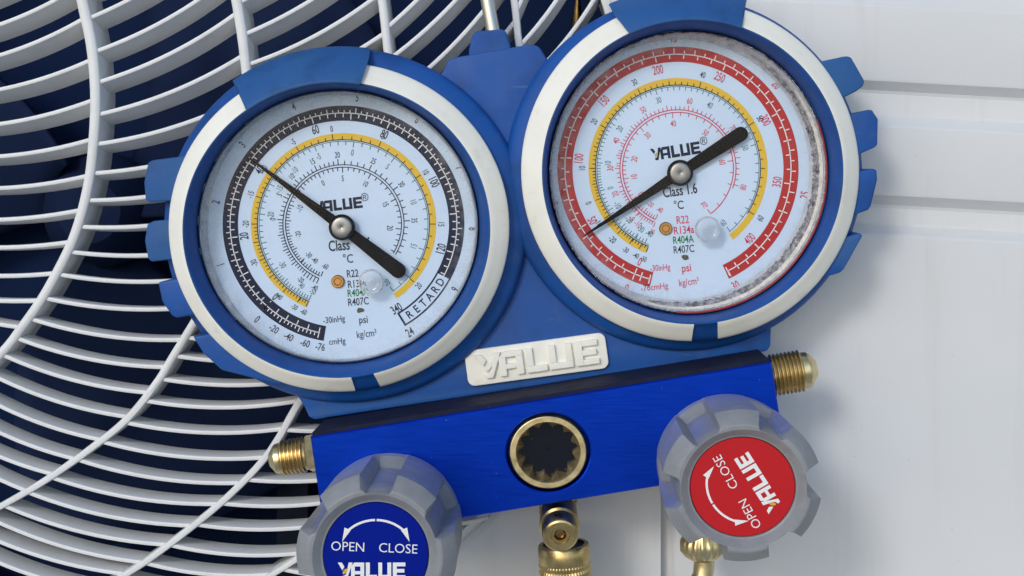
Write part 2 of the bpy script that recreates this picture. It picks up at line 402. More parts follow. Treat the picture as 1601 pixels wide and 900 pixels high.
segs = [
 (0, [-40, 10, 58, 103, 150, 200, 245, 290, 335, 370, 405, 440, 470], [-100, -80, -22, 27, 92, 155, 217, 274, 328, 378, 427, 470, 512]),
 (1, [-60, -15, 30, 82, 130, 180, 226, 271, 313, 354, 393, 428, 465, 497, 527, 553, 580, 607, 632, 655, 668],
     [-138, -128, -105, -40, 18, 85, 150, 213, 270, 325, 382, 430, 478, 531, 574, 614, 652, 688, 718, 742, 768]),
 (2, [-40, 5, 55, 102, 150, 200, 250, 300, 350, 400, 445, 490, 527, 556, 592, 626, 660, 690, 718, 746, 769, 790, 806, 822, 838],
     [-148, -140, -76, -12, 50, 118, 185, 250, 315, 380, 435, 485, 522, 552, 590, 626, 670, 715, 755, 788, 822, 852, 880, 898, 925]),
 (3, [45, 93, 150, 200, 250, 300, 350, 400, 450, 500, 545, 585, 628, 672, 712, 750, 787, 820, 852, 880, 905],
     [-170, -100, -42, 30, 100, 170, 235, 300, 365, 430, 490, 545, 600, 648, 690, 730, 772, 815, 864, 898, 925]),
 (4, [20, 72, 128, 190, 250, 310, 370, 430, 490, 545, 600, 650, 700, 745, 785, 825, 860, 890],
     [-190, -90, -30, 60, 130, 200, 270, 340, 410, 480, 545, 605, 660, 715, 765, 810, 855, 900]),
]
for si, ys, ye in segs:
    for a, b_ in zip(ys, ye):
        p, q = at_v(SPC[si], a), at_v(SPC[si+1], b_)
        d_ = q-p; ln = d_.length
        if ln < 30: continue
        nrm = Vector((-d_[1], d_[0]))/ln
        if nrm[1] < 0: nrm = -nrm
        sag = .045*ln
        curve = [p+d_*t+nrm*(sag*4*t*(1-t)) for t in [i/14 for i in range(15)]]
        if max(c[1] for c in curve) < -40: continue
        obj('vane', ribbon(curve, 7.4, 7.4, YW+6, 58, tilt, taper=.6), M['grille'], grille, smooth=50)

# ---------------------------------------------------------------- the gauge set
tool = empty('manifold_gauge_set', W(860, 760, 20))
tag(tool, 'blue two-gauge refrigerant manifold with grey valve knobs hung on the unit', 'gauge set')
GA = dict(   # per gauge: white ring outer/inner ellipse, lens ellipse, collar ellipse
 left=dict(wo=(530, 355, 266, 257), wi=(526, 359, 240, 231), gl=(529, 354, 220, 214), col=(541, 352, 284, 277),
           arcs=[(126, 275.5), (284, 441)], block=(81, 126), bo=(534, 353, 290, 281)),
 right=dict(wo=(1079, 267, 264, 266), wi=(1083, 268, 235, 238), gl=(1076, 269, 219, 222), col=(1069, 271, 279, 277),
            arcs=[(115, 270.5), (279.5, 431)], block=(71, 115), bo=(1074, 267, 290, 288)))
def lerp(a, b_, t): return tuple(x+(y-x)*t for x, y in zip(a, b_))
boot_parts = bmesh.new()
def bm_join(dst, src):
    me = bpy.data.meshes.new('tmp'); src.to_mesh(me); src.free(); dst.from_mesh(me); bpy.data.meshes.remove(me)
def mb_bm(mb):
    bm = bmesh.new(); me = bpy.data.meshes.new('tmp'); me.from_pydata(mb.v, [], mb.f); bm.from_mesh(me); bpy.data.meshes.remove(me)
    bmesh.ops.recalc_face_normals(bm, faces=bm.faces); return bm
BACK = 158
for g in GA.values():
    mb = MB(); wo, wi, gl, col = g['wo'], g['wi'], g['gl'], g['col']
    e = lambda E, dr, Y: ell(E[0], E[1], E[2]+dr, E[3]+dr, Y, 128)
    cl = e(col, 0, 46)
    loops = [[(p[0], BACK, p[2]) for p in cl], cl, e(col, -3, 38), e(col, -8, 33), e(wo, 1, 27), e(wo, -1, 14)]
    for t in (.25, .5, .75): E = lerp(wo, wi, t); loops.append(e(E, 0, 13-22*t))
    loops += [e(wi, 1, -11.5), e(wi, -1, -12), e(wi, -3, -10), e(lerp(wi, gl, .6), 0, 14), e(gl, 2, 34), e(gl, 0, 44), e(gl, 0, 90)]
    mb.loft(loops); bm_join(boot_parts, mb_bm(mb))
# bridge between the gauges
def arc(cx, cy, rx, ry, a0, a1, n=24):
    return [(cx+rx*math.cos(math.radians(a0+(a1-a0)*i/n)), cy-ry*math.sin(math.radians(a0+(a1-a0)*i/n))) for i in range(n+1)]
br = [(672, 126), (686, 119), (696, 106), (699, 96), (707, 90), (828, 69), (840, 71), (846, 77), (856, 93), (862, 97), (872, 92)]
br += arc(1081, 268, 252, 254, 135, 298) + [(1206, 508), (1205, 541), (1199, 549), (492, 656), (483, 652), (476, 636), (455, 604)]
br += arc(530, 356, 252, 244, -108, 54)
bm_join(boot_parts, prism(br, 52, BACK-3, 4))
boot = obj('rubber_boot', boot_parts, M['boot'], tool, smooth=32)
# ivory trim, thick top pad, grip blocks, nameplate: sub-parts of the boot
for g in GA.values():
    wo, wi = g['wo'], g['wi']
    for a0, a1 in g['arcs']:
        mb = MB(); n = max(12, int((a1-a0)/2.2)); loops = []
        for E, dr, Y in ((wo, .5, 30), (wo, 0, 11), (wo, -2, 8), (lerp(wo, wi, .35), 0, 1), (lerp(wo, wi, .65), 0, -6), (wi, 3, -12.5), (wi, .8, -13.2), (wi, .5, -4)):
            loops.append(ell(E[0], E[1], E[2]+dr, E[3]+dr, Y, n, a0, a1))
        # transpose so that sections run along the arc and can be capped
        secs = [[loops[i][j] for i in range(len(loops))] for j in range(n)]
        mb.loft(secs, True, True, True)
        obj('ivory_trim', mb, M['white_rubber'], boot, smooth=40)
    a0, a1 = g['block']; bo = g['bo']; mb = MB(); n = 24; loops = []
    for E, dr, Y in ((bo, 0, 120), (bo, 0, 34), (bo, -2, 28), (bo, -15, 10), (bo, -20, 4), (lerp(bo, wi, .7), 0, -14), (wi, 3, -22), (wi, -1, -22), (wi, -2, -18), (wi, -2.5, 4)):
        loops.append(ell(E[0], E[1], E[2]+dr, E[3]+dr, Y, n, a0, a1))
    secs = [[loops[i][j] for i in range(len(loops))] for j in range(n)]
    mb.loft(secs, True, True, True); obj('top_pad', mb, M['boot_worn'], boot, smooth=25, bevel=1.5)
    # small blue bridge across the ivory trim at the bottom
blocks = [
 [(231, 254), (238, 250), (294, 243), (290, 312), (232, 316), (227, 312), (225, 285)],
 [(230, 350), (240, 345), (275, 342), (284, 404), (236, 409), (231, 404), (226, 376)],
 [(247, 441), (295, 432), (326, 488), (276, 497), (269, 494), (253, 471)],
 [(301, 526), (350, 518), (446, 592), (438, 602), (347, 579), (318, 553)],
 [(1276, 97), (1324, 87), (1331, 89), (1352, 126), (1350, 134), (1340, 142), (1312, 156)],
 [(1318, 182), (1358, 171), (1364, 172), (1373, 186), (1372, 226), (1368, 230), (1330, 247)],
 [(1322, 272), (1364, 263), (1371, 265), (1372, 281), (1362, 322), (1358, 328), (1314, 344)],
 [(1300, 376), (1345, 364), (1349, 368), (1320, 420), (1314, 426), (1256, 444), (1262, 420)]]
for k, bl in enumerate(blocks):
    obj('grip_block', prism(bl, 17, 120 if k not in (3, 7) else BACK-6, 4), M['boot_worn'] if k in (0, 1, 4) else M['boot'], boot, smooth=40)
# nameplate
def rot2(x, y, a): c, s_ = math.cos(a), math.sin(a); return (x*c-y*s_, x*s_+y*c)
def round_rect(w, h, r, n=6):
    P = []
    for cx, cy, a in ((w/2-r, h/2-r, 0), (-w/2+r, h/2-r, 90), (-w/2+r, -h/2+r, 180), (w/2-r, -h/2+r, 270)):
        for i in range(n+1):
            t = math.radians(a+90*i/n); P.append((cx+r*math.cos(t), cy+r*math.sin(t)))
    return P
PC, PA = (839, 562), math.radians(7.7)
def plate(x, y): a = rot2(x, y, PA); return (PC[0]+a[0], PC[1]-a[1])
npl = prism([plate(*p) for p in round_rect(222, 56, 11)], 45, 56, 2.5)
plate_o = obj('nameplate', npl, M['white_rubber'], boot, smooth=40)
# logo letter polygons (unit height, pieces do not overlap)
def ellp(cx, cy, rx, ry, rot=0, n=16):
    return [(cx+rot2(rx*math.cos(2*pi*i/n), ry*math.sin(2*pi*i/n), rot)[0], cy+rot2(rx*math.cos(2*pi*i/n), ry*math.sin(2*pi*i/n), rot)[1]) for i in range(n)]
R = lambda a, b_, c, d_: [(a, b_), (c, b_), (c, d_), (a, d_)]
LOGO = {'V': [[(0, 1), (.24, 1), (.40, .74), (.27, .52)], [(.66, 1), (.90, 1), (.56, 0), (.34, 0), (.29, .16), (.46, .24), (.56, .44), (.60, .7)]],
        'A': [[(0, 0), (.23, 0), (.23, .76), (0, .76)], [(0, .76), (.80, .76), (.80, 1), (.2, 1)], R(.57, 0, .80, .76), R(.23, .28, .57, .48)],
        'L': [R(0, .25, .24, 1), R(0, 0, .68, .25)],
        'U': [R(0, .25, .23, 1), R(.55, .25, .78, 1), R(0, 0, .78, .25)],
        'E': [R(0, 0, .24, 1), R(.24, .77, .76, 1), R(.24, .39, .70, .61), R(.24, 0, .76, .23)]}
ADV = {'V': .80, 'A': .90, 'L': .76, 'U': .88, 'E': .76}
LOGO_W = sum(ADV.values())
def logo_polys(h, wscale=1.0):
    out = []; x = -LOGO_W/2
    for ch in 'VALUE':
        for P in LOGO[ch]: out.append([((x+px)*h*wscale, (py-.5)*h) for px, py in P])
        x += ADV[ch]
    ball = [((-LOGO_W/2+px)*h*wscale, (py-.5)*h) for px, py in ellp(.44, .46, .10, .20, math.radians(-38))]
    return out, ball
ps, ball = logo_polys(38, 1.25)
letters = bmesh.new()
for P in ps+[ball]: bm_join(letters, prism([plate(*p) for p in P], 38.5, 47, .8))
obj('raised_lettering', letters, M['white_rubber'], boot, smooth=30)

# ---- gauges
TXT = {}
def text_tris(s, bold=0.0):
    k = (s, bold)
    if k in TXT: return TXT[k]
    cu = bpy.data.curves.new('t', 'FONT'); cu.body = s; cu.size = 1; cu.align_x = 'CENTER'; cu.offset = bold; cu.resolution_u = 3
    o = bpy.data.objects.new('t', cu); sc.collection.objects.link(o)
    dg = bpy.context.evaluated_depsgraph_get(); me = o.evaluated_get(dg).to_mesh()
    vs = [(v.co.x, v.co.y) for v in me.vertices]; fs = [tuple(p.vertices) for p in me.polygons]
    o.evaluated_get(dg).to_mesh_clear(); bpy.data.objects.remove(o); bpy.data.curves.remove(cu)
    TXT[k] = (vs, fs); return TXT[k]
class Print:                           # flat ink, in photograph pixels, at one depth
    def __init__(s, Y): s.mb = MB(); s.Y = Y
    def poly(s, pts):
        n = len(pts)
        if n <= 4: fs = [tuple(range(n))]
        else: fs = [tuple(t) for t in tessellate_polygon([[Vector((p[0], p[1], 0)) for p in pts]])]
        s.mb.add([W(u, v, s.Y) for u, v in pts], fs)
    def text(s, t, u, v, h, ang=0, cond=.8, bold=0.012, space=None):
        vs, fs = text_tris(t, bold)
        a = math.radians(ang); P = []
        for x, y in vs:
            x2, y2 = rot2(x*h*1.38*cond, (y-.35)*h*1.38, a); P.append(W(u+x2, v-y2, s.Y))
        s.mb.add(P, fs)
    def build(s, name, m, parent): 
        if s.mb.v: return obj(name, s.mb, m, parent)
def interp(tab, x):
    ks = sorted(tab)
    for a, b_ in zip(ks, ks[1:]):
        if a <= x <= b_: return tab[a]+(tab[b_]-tab[a])*(x-a)/(b_-a)
class Dial:
    def __init__(s, cx, cy, ry, Yd): s.c = (cx, cy); s.ry = ry; s.Y = Yd
    def p(s, r, th): t = math.radians(th); return (s.c[0]+r*math.cos(t), s.c[1]-r*s.ry*math.sin(t))
    def band(s, pr, r0, r1, a0, a1):
        n = max(2, int(abs(a1-a0)/2.5))
        for i in range(n):
            t0, t1 = a0+(a1-a0)*i/n, a0+(a1-a0)*(i+1)/n
            pr.poly([s.p(r0, t0), s.p(r1, t0), s.p(r1, t1), s.p(r0, t1)])
    def ticks(s, pr, r0, tab, rfun, w, step=1, gap=1.7):
        last = 1e9
        for x in range(min(tab), max(tab)+1, step):
            th = interp(tab, x)
            if abs(th-last) < gap and x not in tab: continue
            last = th; s.tick(pr, r0, rfun(x), th, w)
    def tick(s, pr, r0, r1, th, w):
        (x0, y0), (x1, y1) = s.p(r0, th), s.p(r1, th); l = math.hypot(x1-x0, y1-y0)
        nx, ny = -(y1-y0)/l*w/2, (x1-x0)/l*w/2
        pr.poly([(x0+nx, y0+ny), (x1+nx, y1+ny), (x1-nx, y1-ny), (x0-nx, y0-ny)])
    def num(s, pr, t, r, th, h, flip=None, cond=.72, bold=.012):
        th_ = th % 360
        fl = (205 < th_ < 353) if flip is None else flip
        pr.text(t, *s.p(r, th), h, (th+90 if fl else th-90), cond, bold)

def gauge(side, needle, hub, Ymats):
    g = GA[side]; gl = g['gl']; parent = tool
    Yd, Yg = 66, 40
    ctr = W(gl[0], gl[1], Yg)
    # case: steel can with crimped inner ring
    mb = MB(); e = lambda dr, Y: ell(gl[0], gl[1], gl[2]+dr, gl[3]+dr, Y, 128)
    back = e(-1, 60); mb.loft([[(p[0], BACK-8, p[2]) for p in back], back, e(-1, 41), e(-2, 37.5), e(-3, 37), e(-4.5, 38.5), e(-5, 44), e(-5, 60), e(-4, Yd)], True, True)
    steel = M['bezel'] if side == 'right' else M['bezel_soft']
    case = obj('pressure_gauge', mb, steel, parent, smooth=45)
    dl = MB(); dl.loft([e(-3, Yd), e(-60, Yd), e(-120, Yd), e(-190, Yd)], True, False, True)
    obj('dial_face', dl, M['dial'], case)
    ln = MB(); ln.loft([e(-4.2, 40.5), e(-8, Yg), e(-25, Yg), e(-60, Yg), e(-120, Yg), e(-190, Yg)], True, False, True)
    obj('lens', ln, M['lens'], case, smooth=40, origin=ctr)
    # inner wall of the can, seen as a crescent beside the dial
    dc, rin = ((536, 352), 212) if side == 'left' else ((1062, 265), 204)
    nn = 160; A_, B_, C_ = [], [], []
    for i in range(nn):
        t = 2*pi*i/nn; ux, uy = math.cos(t), -math.sin(t)
        ro = gl[2]*gl[3]/math.hypot(gl[3]*math.cos(t), gl[2]*math.sin(t))-5
        qx, qy = gl[0]-dc[0], gl[1]-dc[1]; bq = qx*ux+qy*uy; cq = qx*qx+qy*qy-rin*rin
        ri = min(-bq+math.sqrt(max(0, bq*bq-cq)), ro-1.5)
        A_.append(W(gl[0]+ux*ri, gl[1]+uy*ri, Yd-1.5)); B_.append(W(gl[0]+ux*(ri+(ro-ri)*.5), gl[1]+uy*(ri+(ro-ri)*.5), 56)); C_.append(W(gl[0]+ux*ro, gl[1]+uy*ro, 44))
    gk = MB(); gk.loft([A_, B_, C_]); obj('rim_wall', gk, M['rim_pale'], case, smooth=40)
    if side == 'right':
        def strip(f0, f1, a0, a1, m_, nm_, lift, jit=0):
            mb = MB(); secs = []; rn = random.Random(5); n_ = int((a1-a0)*1.2)
            for i in range(n_+1):
                a = (a0+(a1-a0)*i/n_) % 360; x = a/360*nn; i0 = int(x) % nn; fr = x-int(x); i1 = (i0+1) % nn
                P = Vector(A_[i0]).lerp(Vector(A_[i1]), fr); Q = Vector(C_[i0]).lerp(Vector(C_[i1]), fr)
                j0, j1 = rn.uniform(-jit, jit), rn.uniform(-jit, jit)
                w_ = min(1, i/8, (n_-i)/8)
                g0, g1 = (f0+f1)/2+((f0-f1)/2+j0)*w_, (f0+f1)/2+((f1-f0)/2+j1)*w_
                p, q = P.lerp(Q, g0), P.lerp(Q, g1); up = Vector((0, -lift, 0))
                secs.append([p, p+up, (p+q)/2+up*(1.4+rn.uniform(-.3, .3)*(jit > 0)), q+up, q])
            mb.loft(secs, True, True, True); obj(nm_, mb, m_, case, smooth=30)
        strip(.22, .58, -108, 62, M['bezel_dark'], 'crinkled_foil', 2.0, .08)
        strip(.62, .86, -112, 40, M['white_rubber'], 'white_seal', 2.2, .03)
    return case, Yd

# left gauge -----------------------------------------------------
caseL, Yd = gauge('left', None, None, None)
d = Dial(537, 350, .98, Yd)
P1 = {k: Print(Yd-.5) for k in ('navy', 'grey', 'yellow', 'teal', 'green')}
P2 = Print(Yd-1.0); P3 = Print(Yd-1.0)
KG = lambda k: 227.4-28.7*k
PS = lambda p: 227.4-28.7*p/14.22
d.band(P1['navy'], 165, 189, 260.5, -28)
d.band(P2, 176.5, 178, 258, -28)
for i in range(0, 94):
    k = -1+i*.1
    if KG(k) < -27: break
    if k < 0: continue
    L_ = 8.5 if i % 10 == 0 else (7 if i % 5 == 0 else 5)
    d.tick(P2, 177, 177+L_, KG(k), 1.5)
for p in range(0, 128, 2):
    L_ = 10 if p % 10 == 0 else 6.5
    if PS(p) > -27: d.tick(P2, 177, 177-L_, PS(p), 1.6)
for i in range(0, 16):
    th = KG(0)+(257.5-KG(0))*i/15
    d.tick(P2, 177, 177+(9 if i % 5 == 0 else 6), th, 1.5)
    if i % 3 == 0: d.tick(P2, 177, 177-8, th, 1.5)
# RETARD box
for r0, r1 in ((186.5, 189), (165, 167.5)): d.band(P1['navy'], r0, r1, -28, -58.5)
d.band(P1['navy'], 165, 189, -58.5, -59.5)
for i, ch in enumerate('RETARD'): d.num(P1['navy'], ch, 177, -54.5+i*4.6, 13, True, .85, .012)
for k in range(0, 10): d.num(P1['grey'], str(k), 203, KG(k)+(0 if k else 1), 13, None, .62)
for p in range(0, 121, 20): d.num(P1['grey'], str(p), 157, PS(p), 14, None, .6, .014)
d.num(P1['grey'], '340', 158, -58.5, 14, True, .6); d.num(P1['grey'], '24', 201, -59, 14, True, .62)
for t, th in (('-20', 237), ('-40', 244.5), ('-60', 252.5), ('-76', 259.5)): d.num(P1['grey'], t, 199, th, 11.5, True, .72)
P1['grey'].text('cmHg', 527, 533, 10, 5, .8, .004); P1['grey'].text('-30inHg', 522, 499, 10, 6, .78, .006)
# yellow band and ticks
d.band(P1['yellow'], 135.5, 145, 246.5, -55)
d.band(P1['grey'], 133.8, 135.2, 246.5, -40); d.band(P1['teal'], 131.6, 132.6, 246.5, -54)
A = {-60: 246, -50: 240, -40: 229, -30: 204, -20: 180, -15: 162, -10: 145, -5: 121, 0: 97, 5: 66, 10: 33, 15: 0, 20: -40}
d.ticks(P3, 135, A, lambda x: 144 if x % 5 == 0 else 140, 1.3)
for x in A: d.num(P1['grey'], str(x), 153, A[x], 10 if x > -31 else 8.5, None, .62, .006)
T = {-50: 246, -40: 236, -30: 214, -20: 173, -15: 151, -10: 132, -5: 110, 0: 83, 5: 53, 10: 18, 15: -18, 20: -54}
d.ticks(P1['teal'], 132.2, T, lambda x: 126 if x % 5 else 123.5, 1.3)
for x in T: d.num(P1['teal'], str(x), 115 if x > -35 else 118, T[x], 10 if x > -31 else 8.5, None, .62, .004)
# inner ring
d.band(P1['navy'], 94, 95.4, 246, -31); d.band(P1['navy'], 90, 91.4, 246, -31)
I = {-40: 246, -20: 233, 0: 176, 5: 155, 10: 137, 15: 116, 20: 95, 25: 65, 30: 35, 35: 3}
J = {-60: 247, -40: 232, -30: 222, -20: 193, -10: 160, 0: 116, 5: 91, 10: 62, 15: 26, 20: -5}
for tab, s_ in ((I, 1), (J, -1)):
    lo, hi = min(tab), max(tab)
    d.ticks(P1['navy'], 95 if s_ > 0 else 90.4, tab, lambda x: (101 if x % 5 else 104) if s_ > 0 else (85 if x % 5 else 82), 1.4, 1, 2.6)
    for x in range(1, 6): 
        d.tick(P1['navy'], 95 if s_ > 0 else 90.4, 101 if s_ > 0 else 85, tab[hi]-x*6, 1.4)
    for x in tab: d.num(P1['grey'], str(x), 111 if s_ > 0 else 73, tab[x], 9.5 if x > -15 else 8.5, None, .64, .006)
# lettering
ps, ball = logo_polys(17.5, 1.08)
def put(P, c, a): return [(c[0]+rot2(x, y, a)[0], c[1]-rot2(x, y, a)[1]) for x, y in P]
for P in ps: P1['navy'].poly(put(P, (528, 320), math.radians(6.5)))
gold = Print(Yd-.5); gold.poly(put(ball, (528, 320), math.radians(6.5)))
P1['grey'].text('®', 570, 308, 13, 6, .9, .0)
P1['grey'].text('Class', 530, 383, 17, 5, .68, .018); P1['grey'].text('1.6', 570, 379, 17, 5, .68, .018); P1['grey'].text('°C', 544, 404, 14, 4, .8, .006)
P1['grey'].text('R22', 551, 427, 12, 5, .72, .008); P1['grey'].text('R134a', 558, 443, 12, 5, .72, .008)
P1['green'].text('R404A', 559, 457, 12, 5, .72, .008); P1['grey'].text('R407C', 560, 471, 12, 5, .72, .008)
P1['grey'].text('psi', 568, 499, 12, 5, .8, .008); P1['grey'].text('kg/cm²', 573, 521, 11.5, 7, .75, .002)
nm = {'navy': 'printed_scale', 'grey': 'printed_numerals', 'yellow': 'yellow_scale_band', 'teal': 'teal_scale', 'green': 'green_lettering'}
for k, p in P1.items(): p.build(nm[k], M['p_'+k], caseL)
P2.build('white_ticks', M['p_white'], caseL); P3.build('scale_ticks', M['p_grey'], caseL); gold.build('logo_mark', M['p_gold'], caseL)

# right gauge ----------------------------------------------------
caseR, Yd = gauge('right', None, None, None)
d = Dial(1060, 263, 1.01, Yd)
P1 = {k: Print(Yd-.5) for k in ('red', 'pink', 'navy', 'grey', 'yellow', 'teal', 'green')}
P2 = Print(Yd-1.0); P3 = Print(Yd-1.0)
KG = lambda k: 247.5-10.37*k
PS = lambda p: 247.5-.7293*p
d.band(P1['red'], 165, 188.5, 256.5, -65)
d.band(P2, 176, 177.6, 255.5, -64)
for i in range(0, 61):
    d.tick(P2, 177, 177+(9 if i % 10 == 0 else (7.5 if i % 2 == 0 else 5.5)), KG(i*.5), 1.6)
for p in range(0, 421, 10): 
    if PS(p) > -64: d.tick(P2, 177, 177-(9.5 if p % 50 == 0 else 7), PS(p), 1.7)
for th in (251, 255.5): d.tick(P2, 170, 184, th, 1.8)
d.tick(P2, 170, 185, -64, 1.8)
for k in range(0, 31, 5): d.num(P1['pink' if k not in (10, 15) else 'red'], str(k), 202, KG(k)-(1 if k == 0 else 0), 14, None, .62)
for p in range(0, 401, 50): d.num(P1['pink'], str(p), 156, PS(p), 14, None if p != 350 else True, .58, .010)
P1['pink'].text('-30inHg', 1032, 418, 10, 5, .72, .004); P1['pink'].text('-76cmHg', 1023, 448, 10, 6, .85, .004)
P1['pink'].text('psi', 1073, 418, 13, 7, .8, .01); P1['pink'].text('kg/cm²', 1077, 440, 11.5, 8, .75, .004)
d.band(P1['yellow'], 130, 140, 249, -52)
d.band(P1['grey'], 128.3, 129.7, 249, -33); d.band(P1['teal'], 126.2, 127.2, 249, -51)
A = {-50: 249, -40: 244, -30: 237, -20: 227, -10: 214, 0: 201, 10: 180, 20: 151, 30: 117, 40: 75, 50: 31, 60: -31}
d.ticks(P3, 129.6, A, lambda x: 138.5 if x % 10 == 0 else (136 if x % 5 == 0 else 134), 1.3)
for x in A: d.num(P1['grey'], str(x), 150, A[x], 10 if x > -21 else 8.5, None, .62, .006)
T = {-40: 246, -30: 238, -20: 226, -10: 211, 0: 196, 10: 176, 20: 146, 30: 106, 40: 63, 50: 17, 60: -50}
d.ticks(P1['teal'], 127, T, lambda x: 121 if x % 10 else 118.5, 1.2)
for x in T: d.num(P1['teal'], str(x), 110, T[x], 10, None, .62, .004)
d.band(P1['pink'], 90, 91.5, 246, -20); d.band(P1['pink'], 86, 87.5, 246, -54)
I = {-30: 247, -10: 234, 0: 228, 10: 217, 20: 202, 30: 180, 40: 156, 50: 121, 60: 80, 70: 36, 80: -16}
J = {-40: 246, -20: 232, 0: 214, 10: 191, 20: 168, 30: 133, 40: 96, 50: 52, 60: 8, 70: -54}
for tab, s_ in ((I, 1), (J, -1)):
    d.ticks(P1['pink'], 91 if s_ > 0 else 86.4, tab, lambda x: (96.5 if x % 5 else 99) if s_ > 0 else (81 if x % 10 else 78), 1.2, 1 if s_ > 0 else 2, 2.4)
    for x in tab: d.num(P1['pink'], str(x), 106 if s_ > 0 else 70, tab[x], 10 if x > -11 else 8.5, None, .64, .004)
ps, ball = logo_polys(19, 1.0)
for P in ps: P1['navy'].poly(put(P, (1056, 236), math.radians(9)))
gold = Print(Yd-.5); gold.poly(put(ball, (1056, 236), math.radians(9)))
P1['grey'].text('®', 1100, 220, 13, 8, .9, 0)
P1['grey'].text('Class 1.6', 1063, 297, 16.5, 8, .66, .018); P1['grey'].text('°C', 1061, 320, 13.5, 4, .8, .008)
P1['pink'].text('R22', 1067, 343, 12.5, 5, .74, .008); P1['pink'].text('R134a', 1069, 359, 12.5, 5, .74, .01)
P1['green'].text('R404A', 1068, 374, 12, 5, .72, .012); P1['grey'].text('R407C', 1069, 389, 12, 5, .72, .008)
nm.update({'red': 'red_scale_band', 'pink': 'pink_numerals', 'navy': 'logo_lettering', 'grey': 'printed_numerals'})
for k, p in P1.items(): p.build(nm[k], M['p_'+k], caseR)
P2.build('white_ticks', M['p_white'], caseR); P3.build('scale_ticks', M['p_grey'], caseR); gold.build('logo_mark', M['p_gold'], caseR)
# red sealing ring showing at the lower right of the rim
gl = GA['right']['gl']; mb = MB(); loops = []
for dr, Y in ((-1, 40), (-1.2, 35), (-2.6, 34.5), (-4, 36), (-4, 40)): loops.append(ell(gl[0], gl[1], gl[2]+dr, gl[3]+dr, Y, 60, -95, 22))
mb.loft([[loops[i][j] for i in range(5)] for j in range(60)], True, True, True); obj('sealing_ring', mb, M['red_seal'], caseR, smooth=50)

def needle(case, hub, tip, tail, wt):
    Y = 54; h = Vector(hub); t = Vector(tip); l = Vector(tail)
    dt = (t-h).normalized(); n = Vector((-dt[1], dt[0])); dl = (l-h).normalized(); n2 = Vector((-dl[1], dl[0]))
    pts = [t+n*1.2, h+dt*16+n*8.0]
    pts += [h+dl*18-n2*8.5, l-dl*wt/2-n2*wt/2]
    for i in range(1, 8):
        a = -pi/2+pi*i/8; pts.append(l-dl*wt/2+(dl*math.cos(a)+n2*math.sin(a))*wt/2)
    pts += [l-dl*wt/2+n2*wt/2, h+dl*18+n2*8.5, h+dt*16-n*8.0, t-n*1.2]
    obj('needle', prism([tuple(p) for p in pts], Y, Y+2.5, .6), M['needle'], case)
    mb = MB(); c = W(hub[0], hub[1], Y)
    mb.lathe([(0, 19), (8, 21), (9, 20)], (c[0], Y+4, c[2]), (0, -1, 0), 48); obj('hub_ring', mb, M['needle'], case, smooth=40)
    mb = MB(); mb.lathe([(0, 16.6), (3.0, 16.6), (5.0, 15.4), (5.8, 13), (5.8, 3), (5.4, 2), (5.0, 0.2)], (c[0], Y-4, c[2]), (0, -1, 0), 48)
    obj('hub_cap', mb, M['steel'], case, smooth=25)
needle(caseL, (535, 355), (390, 247), (632, 430), 24)
needle(caseR, (1063, 270), (914, 368), (1168, 203), 23)
def screw_plug(case, s, p):
    c = W(*s, 62); mb = MB(); mb.lathe([(0, 10.5), (3, 10.5), (4.5, 9), (4.5, 6.5), (3, 5), (3, .2)], (c[0], 65.5, c[2]), (0, -1, 0), 32)
    o = obj('adjusting_screw', mb, M['screw'], case, smooth=25)
    c = W(*p, 38); mb = MB(); mb.lathe([(0, 19), (5, 19), (7, 17.5), (7.5, 15), (6.5, 13.5), (5.5, 8), (6.5, 4), (6.5, .2)], (c[0], 41.5, c[2]), (0, -1, 0), 48)
    obj('vent_plug', mb, M['plug'], case, smooth=40)
    mb = MB(); mb.lathe([(0, 18.6), (1.4, 19), (1.4, 20.4), (0, 20.6)], (c[0], 40.2, c[2]), (0, -1, 0), 48, cap0=False, cap1=False)
    obj('plug_seat', mb, M['bezel_soft'], case, smooth=30)
screw_plug(caseL, (528, 440), (580, 441)); screw_plug(caseR, (1041, 357), (1107, 358))
for case, (u, v), seed in ((caseL, (563, 485), 1), (caseR, (1071, 402), 2)):
    rn = random.Random(seed); bm = bmesh.new(); bmesh.ops.create_icosphere(bm, subdivisions=2, radius=5)
    c = Vector(W(u, v, 65.2))
    for vv in bm.verts:
        vv.co = Vector((vv.co.x*1.15, vv.co.y*.25, vv.co.z*.75))*(1+rn.uniform(-.3, .3))+c
    obj('mud_fleck', bm, M['dirt'], case)

# ---- valve block with sight glass
YB = -60; TH = 165
C4 = [(485, 683), (1206, 566), (1231, 727), (509, 845)]
SC = (857, 707)
wc = [Vector(W(u, v, YB)) for u, v in C4]; sc_w = Vector(W(*SC, YB))
def edge_hit(th):
    dv = Vector((math.cos(th), 0, math.sin(th))); best = None
    for a, b_ in zip(wc, wc[1:]+wc[:1]):
        e_ = b_-a; den = dv.x*e_.z-dv.z*e_.x
        if abs(den) < 1e-9: continue
        q = a-sc_w; t = (q.x*e_.z-q.z*e_.x)/den; s_ = (q.x*dv.z-q.z*dv.x)/den
        if t > 0 and -1e-6 <= s_ <= 1+1e-6 and (best is None or t < best): best = t
    return sc_w+dv*best
ag = sorted([2*pi*i/96 for i in range(96)]+[math.atan2(p.z-sc_w.z, p.x-sc_w.x) % (2*pi) for p in wc])
def circ(r, Y, rz=.94): return [(sc_w.x+r*math.cos(a), Y, sc_w.z+r*rz*math.sin(a)) for a in ag]
out_ = [edge_hit(a) for a in ag]
def shrink(p, d_): 
    c0 = sum(wc, Vector())/4; q = c0+(p-c0); return q
ins = []
cen = sum(wc, Vector())/4
ex = (wc[1]-wc[0]).normalized(); ez = Vector((-ex.z, 0, ex.x))
hw, hh = (wc[1]-wc[0]).length/2, (wc[0]-wc[3]).length/2
